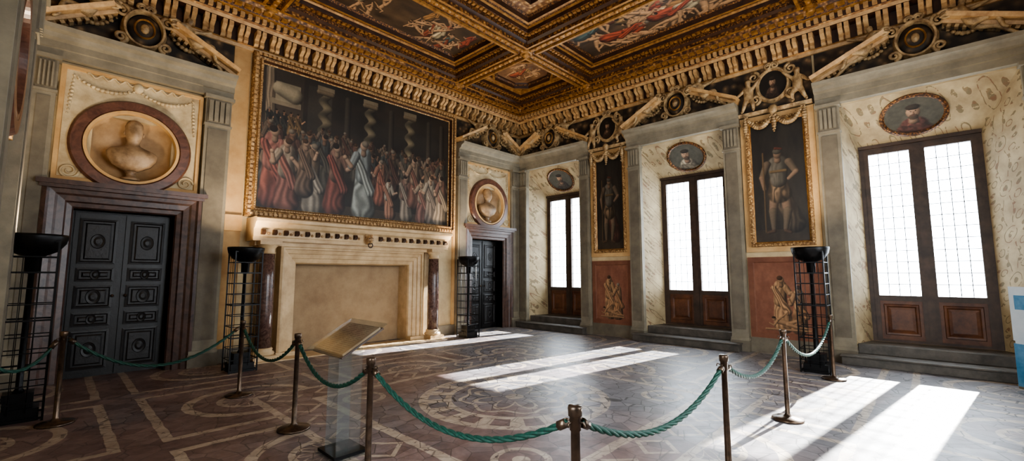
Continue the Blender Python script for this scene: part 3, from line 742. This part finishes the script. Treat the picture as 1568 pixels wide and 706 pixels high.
cv.age(.18,(1.06,.98,.87),.90)
cv_rect('canvas',cv,P0+FI,P1-FI,Q0+FI,Q1-FI,.055,CANV,WL,e)

# ------------------------------------------------------------------ warrior panels
def warrior(seed,cape):
    cv=Cv(.36,260,(.12,.11,.10),(.24,.21,.175),seed); x=.18
    cv.rect(0,.36,.9,1,(.26,.21,.16))
    cv.cap(x-.02,.5,x+.09,.86,.05,.075,cape,.25)
    sk=(.58,.45,.35)
    cv.cap(x-.03,.6,x-.05,.75,.038,.028,sk); cv.cap(x-.05,.75,x-.05,.9,.03,.016,(.48,.40,.31)); cv.cap(x-.05,.915,x-.09,.925,.015,.012,(.4,.28,.2))
    cv.cap(x+.035,.6,x+.05,.75,.038,.028,sk); cv.cap(x+.05,.75,x+.03,.9,.03,.016,(.48,.40,.31)); cv.cap(x+.03,.915,x+.06,.93,.015,.012,(.4,.28,.2))
    cv.cap(x,.52,x,.6,.06,.085,(.48,.38,.28),.4)
    cv.cap(x,.36,x,.5,.072,.055,(.42,.39,.34),.1); cv.cap(x-.05,.42,x+.05,.42,.012,.012,(.5,.39,.24))
    cv.cap(x-.075,.35,x-.115,.46,.028,.022,(.46,.38,.30)); cv.cap(x-.115,.46,x-.10,.56,.02,.014,sk)
    cv.cap(x+.075,.35,x+.12,.44,.028,.022,(.46,.38,.30)); cv.cap(x+.12,.44,x+.07,.49,.02,.014,sk)
    cv.cap(x-.10,.25,x-.105,.92,.006,.006,(.45,.34,.22))
    cv.cap(x,.3,x,.33,.02,.024,sk); cv.blob(x,.275,.028,.038,sk); cv.blob(x,.25,.032,.026,(.38,.35,.3)); cv.cap(x-.01,.225,x+.03,.235,.012,.008,(.42,.2,.14))
    cv.age(.2,(1.05,1,.88),.80)
    return cv
for (a,b_,sd,cp) in((2.74,3.92,21,(.36,.20,.16)),(6.62,7.96,22,(.34,.28,.22))):
    c=(a+b_)/2; e=empty('warrior_panel_painting',WR@Tr(c,3.5,0)); mb=MB()
    V0,V1=2.06,4.95
    mb.loft([rl(a,b_,V0,V1,i_,w) for i_,w in((0,0),(0,.05),(.1,.05),(.11,.10),(.15,.11),(.18,.07),(.2,.05))],[OCHRE,OCHRE,PFRM,PFRM,PFRM,GOLDP])
    dents(mb,a+.13,b_-.13,V0+.13,V1-.13,.1,.016,.055,PFRM,.02)
    mb.build('gilt_frame',WR,e)
    cv_rect('canvas',warrior(sd,cp),a+.2,b_-.2,V0+.2,V1-.2,.05,CANV,WR,e)
    mb=MB(); W=b_-a
    for s0,s1 in((.12,.5),(.5,.88)): swag(mb,a+W*s0,V1-.02,a+W*s1,V1-.02,.26,.17,.05,STUC,14)
    for s0 in(.1,.5,.9): swag(mb,a+W*s0,V1,a+W*s0,V1-.42,.0,.17,.04,STUC,8)
    mb.ball((c,V1+.04,.18),(.09,.1,.07),STUC,12); mb.build('stucco_garland',WR,e)
    e=empty('dado_fresco_panel',WR@Tr(c,1.0,0)); mb=MB()
    mb.loft([rl(a,b_,.3,1.95,i_,w) for i_,w in((0,0),(0,.03),(.1,.03),(.12,.015))],[OCHRE,RED,RED]); mb.box(a,b_,0,.3,0,.05,GREYD)
    mb.build('panel_surround',WR,e)
    cv=Cv((W-.24)/1.41,150,(.44,.27,.20),(.55,.37,.28),sd+7); A=cv.A; R=random.Random(sd)
    och=(.64,.49,.35)
    person(cv,A*.40,.92,.74,och,(.62,.48,.34),.05,1,skin=och,R=R); person(cv,A*.70,.94,.62,(.57,.42,.29),och,-.03,-1,skin=och,R=R); nude(cv,A*.5,.86,.3,.1,och,R=R)
    cv.cap(A*.15,.95,A*.85,.95,.012,.012,och)
    cv_rect('fresco',cv,a+.12,b_-.12,.42,1.83,.016,FRESCO,WR,e)
    e=empty('putti_medallion',WR@Tr(c,5.5,0)); mb=MB()
    mb.box(a-.02,b_+.02,4.97,5.96,0,.03,FRZ)
    cartouche(mb,c,5.55,.27,.32,.12,core=False)
    mb.bar([(0,4.97),(.1,4.97),(.14,5.04),(0,5.06)],a,b_,STUC)
    mb.build('medallion_frame',WR,e)
    cv_loop('portrait',portrait_cv((.36,.24,.17),bg=(.1,.08,.06),seed=sd),ol(c,5.55,.255,.30,.07,32),CANV,WR,e)
    place('putto_1',PUT,WR@Tr(c-.45,5.08,.04)@Sc(.85,.85,.85),e); place('putto_2',PUT,WR@Tr(c+.45,5.08,.04)@Sc(-.85,.85,.85),e)

# ------------------------------------------------------------------ fireplace
mb=MB()
fa,fb,ft=-7.14,-3.80,2.16
fl=lambda i_,w:[(fa+i_,.02,w),(fa+i_,ft-i_,w),(fb-i_,ft-i_,w),(fb-i_,.02,w)]
pr=[(0,0),(0,.26),(.04,.28),(.07,.28),(.08,.24),(.15,.22),(.16,.19),(.24,.17),(.25,.14),(.33,.12),(.35,.08),(.36,-.02),(.36,-.3)]
mb.loft([fl(i_,w) for i_,w in pr],FST,closed=False)
mb.box(-6.80,-4.13,0,1.82,-.4,-.3,FBACK)
mb.box(fa-.02,fa+.37,0,.1,-.02,.3,FST); mb.box(fb-.37,fb+.02,0,.1,-.02,.3,FST)
mb.box(-7.62,-3.3,2.14,2.24,0,.3,FST)
ent=[(0,2.22),(.46,2.22),(.46,2.28),(.48,2.3),(.48,2.44),(.54,2.48),(.58,2.55),(.64,2.57),(.64,2.63),(.58,2.66),(0,2.66)]
mb.bar(ent,-7.7,-3.2,FST)
for k in range(22):
    u=-7.55+k*.2
    if abs(u+5.45)<.12: continue
    mb.bar([(.48,2.33),(.54,2.34),(.57,2.38),(.54,2.43),(.48,2.43)],u-.033,u+.033,CBRN)
    mb.ball((u+.1,2.36,.485),(.03,.03,.015),FSTD,6)
mb.ball((-5.45,2.34,.56),(.09,.11,.1),FSTD,14); mb.ball((-5.45,2.30,.64),(.045,.04,.05),FSTD,10)
for sx in(-1,1): mb.ball((-5.45+sx*.07,2.43,.55),.03,FSTD,8); mb.ball((-5.45+sx*.035,2.37,.64),.014,CBRN,6)
mb.tube([(-5.45+.05*math.cos(t),2.22+.05*math.sin(t),.62) for t in [k*2*pi/14 for k in range(14)]],.012,CBRN,6,closed=True)
for u in(-7.40,-3.55):
    T=Tr(u,0,.33)
    mb.box(-.2,.2,0,.1,-.2,.2,FST,T)
    mb.lathe([(.19,.1),(.2,.13),(.19,.16),(.155,.18),(.17,.21),(.15,.24)],FST,28,T,axis='y')
    mb.lathe([(.14,.24),(.142,.9),(.135,1.5),(.122,1.98)],COLM,28,T,axis='y')
    mb.lathe([(.125,1.98),(.14,2.0),(.125,2.02),(.125,2.08),(.17,2.13),(.18,2.15)],FST,28,T,axis='y')
    mb.box(-.19,.19,2.15,2.22,-.19,.19,FST,T)
    mb.box(-.14,.14,0,2.22,-.33,-.2,FST,T)
mb.build('fireplace',WL)
mb=MB(); mb.box(-7.65,-3.3,0,.02,.0,.62,FST); mb.build('trim_hearth_slab',WL)

# ------------------------------------------------------------------ torchere cages
UP=125
def torchere(x,y,rot=0):
    mb=MB(); s=.2; H=1.98
    for sx in(-1,1):
        for sy in(-1,1): mb.box(sx*s-.010,sx*s+.010,sy*s-.010,sy*s+.010,0,H,BLKM)
    for k in range(1,3):
        q=-s+2*s*k/3
        for sg in(-1,1):
            mb.tube([(q,sg*s,.1),(q,sg*s,H)],.004,BLKM,5); mb.tube([(sg*s,q,.1),(sg*s,q,H)],.004,BLKM,5)
    for k in range(12):
        z_=.03+k*(H-.04)/11; t=.006 if k%3 else .010
        for sg in(-1,1): mb.box(-s,s,sg*s-.005,sg*s+.005,z_-t,z_+t,BLKM); mb.box(sg*s-.005,sg*s+.005,-s,s,z_-t,z_+t,BLKM)
    mb.box(-.17,.17,-.17,.17,.0,.14,BLKM); mb.box(-.12,.12,-.12,.12,.14,.3,BLKM)
    mb.lathe([(.05,.3),(.03,.34),(.025,1.6),(.06,1.62),(.065,1.78),(.09,1.80),(.20,1.86),(.26,1.95),(.275,2.02),(.275,2.05),(.25,2.05),(.23,1.97),(.1,1.9),(.01,1.9)],BLKM,28)
    ob=mb.build('caged_torchere_lamp',Tr(x,y,0)@Matrix.Rotation(rot,4,'Z'))
    l=bpy.data.lights.new('uplight','SPOT'); l.energy=UP; l.color=(1,.81,.58); l.spot_size=2.5; l.spot_blend=.9; l.shadow_soft_size=.12
    lo=bpy.data.objects.new('uplight_bulb',l); sc.collection.objects.link(lo); lo.parent=ob; lo.location=(0,0,2.0); lo.rotation_euler=(pi,0,0)
for x_,y_ in((-10.36,-2.02),(-7.93,-.96),(-2.75,-.75),(-1.38,-7.96)): torchere(x_,y_)

# ------------------------------------------------------------------ stanchions & ropes
S=[(-10.06,-2.52),(-8.38,-2.68),(-8.36,-4.53),(-8.50,-6.32),(-8.43,-8.13),(-6.56,-8.20),(-4.48,-8.16),(-1.86,-8.24)]
for x_,y_ in S:
    mb=MB(); mb.lathe([(.155,0),(.16,.01),(.155,.022),(.06,.035),(.035,.05),(.024,.07),(.022,.86),(.027,.862),(.027,.925),(.033,.928),(.035,.965),(.032,.975),(.005,.978)],BRASS,24)
    for a in(0,pi/2,pi,3*pi/2): mb.tube([(.03*math.cos(a),.03*math.sin(a),.9),(.05*math.cos(a),.05*math.sin(a),.905),(.055*math.cos(a),.055*math.sin(a),.885)],.005,BRASS,6)
    mb.build('rope_stanchion',Tr(x_,y_,0))
def rope(p,q,sag):
    p=Vector(p);q=Vector(q); d=(q-p); d.z=0; d.normalize(); p=p+d*.05;q=q-d*.05
    L=(q-p).length; n=int(L/.022); sd=Vector((-d.y,d.x,0))
    mid=[p.lerp(q,k/n)-Vector((0,0,sag*4*(k/n)*(1-k/n))) for k in range(n+1)]
    mb=MB()
    for st in range(3):
        pts=[]
        for k,c in enumerate(mid):
            a=k*.62+st*2*pi/3; pts.append(c+sd*math.cos(a)*.0095+Vector((0,0,1))*math.sin(a)*.0095)
        mb.tube(pts,.0105,ROPE,6)
    for c,c2 in((mid[0],mid[2]),(mid[-1],mid[-3])): mb.tube([c,c2],.024,BRASS,10)
    mb.build('barrier_rope')
sags=[.38,.30,.26,.24,.22,.22,.34]
for k in range(7): rope((*S[k],.885),(*S[k+1],.885),sags[k])
rope((RX+.0,-2.75,.80),(*S[0],.885),.22)

# ------------------------------------------------------------------ lectern
LX,LY=-8.28,-5.46
e=empty('information_lectern',Tr(LX,LY,0))
mb=MB(); mb.box(-.17,.17,-.19,.19,0,.015,ACR)
mb.box(-.11,.11,-.11,-.10,.04,.93,ACR); mb.box(-.11,.11,.10,.11,.04,.93,ACR); mb.box(-.005,.005,-.10,.10,.04,.93,ACR)
mb.box(-.15,.15,-.17,.17,.015,.04,BLKM)
mb.build('acrylic_stand',Tr(LX,LY,0),e)
PAP,nt,b=new_mat('printed_text_panel')
p=pos(nt); sep=nt.nodes.new('ShaderNodeSeparateXYZ'); nt.links.new(p,sep.inputs[0]); x,y,z=[E(nt,o) for o in sep.outputs]
ln=(x*1.0).mod(.02).lt(.008)*E(nt,noise(nt,60,2)).gt(.45)*(y+5.46).abs().lt(.22)*((y+5.46).abs().gt(.015))
c=mix(nt,ln*.6,ramp(nt,noise(nt,4,3),[(.3,(.50,.40,.31)),(.7,(.64,.54,.43))]),(.3,.22,.18)); nt.links.new(c,b.inputs['Base Color']); b.inputs['Roughness'].default_value=.25
T=Tr(LX,LY,1.02)@Matrix.Rotation(-.52,4,'Y')
mb=MB(); mb.box(-.2,.2,-.29,.29,-.02,.0,PAP,T); mb.box(-.25,.25,-.34,.34,.001,.012,ACR,T); mb.box(-.22,.22,-.30,.30,-.035,-.02,WFRM,T)
mb.build('sloping_panel',None,e)

e=empty('information_board',Tr(-.85,-10.35,0)); mb=MB()
T=Tr(-.85,-10.35,0)@Matrix.Rotation(-.9,4,'Z')
mb.box(-.03,.03,-.2,.2,0,.03,GREYD,T); mb.box(-.015,.015,-.22,.22,.03,.62,BLUEP,T); mb.box(-.015,.015,-.22,.22,.66,1.42,WHITE,T); mb.box(-.012,.012,-.2,.2,.6,.68,WHITE,T)
mb.box(-.02,-.015,-.15,.15,1.1,1.3,BLUEP,T)
mb.build('board',None,e)

# ------------------------------------------------------------------ light
w=bpy.data.worlds.new('world'); sc.world=w; w.use_nodes=True
bg=w.node_tree.nodes['Background']; bg.inputs[0].default_value=(.87,.935,1,1); bg.inputs[1].default_value=9.5
d=Vector((-1,.14,-.571)).normalized()
l=bpy.data.lights.new('sun','SUN'); l.energy=34; l.angle=.012; l.color=(1,.97,.92)
so=bpy.data.objects.new('sun',l); sc.collection.objects.link(so); so.rotation_euler=d.to_track_quat('-Z','Y').to_euler(); so.location=(8,-6,8)
def portal(loc,dr,sx,sy):
    l=bpy.data.lights.new('portal','AREA'); l.shape='RECTANGLE'; l.size=sx; l.size_y=sy; l.cycles.is_portal=True
    o=bpy.data.objects.new('window_portal',l); sc.collection.objects.link(o); o.location=loc; o.rotation_euler=Vector(dr).to_track_quat('-Z','Y').to_euler()
for c in NC: portal((.97,-c,2.65),(-1,0,0),1.7,2.95)
for c in SWIN: portal((RX-.52,c,2.75),(1,0,0),1.8,3.7)
for c in BWIN: portal((-c,RY-.52,2.75),(0,1,0),1.8,3.7)
# camera
cam=bpy.data.cameras.new('camera'); co=bpy.data.objects.new('camera',cam); sc.collection.objects.link(co)
cam.sensor_width=36; cam.lens=668/1568*36; cam.clip_start=.05
th=math.radians(5.7); hd=math.radians(43.6)
co.location=(-10.2,-9.4,1.6)
co.rotation_euler=Vector((math.cos(hd)*math.cos(th),math.sin(hd)*math.cos(th),math.sin(th))).to_track_quat('-Z','Y').to_euler()
sc.camera=co
sc.view_settings.view_transform='AgX'
try: sc.view_settings.look='AgX - Medium High Contrast'
except Exception as ex: print(ex)
sc.view_settings.exposure=0.95
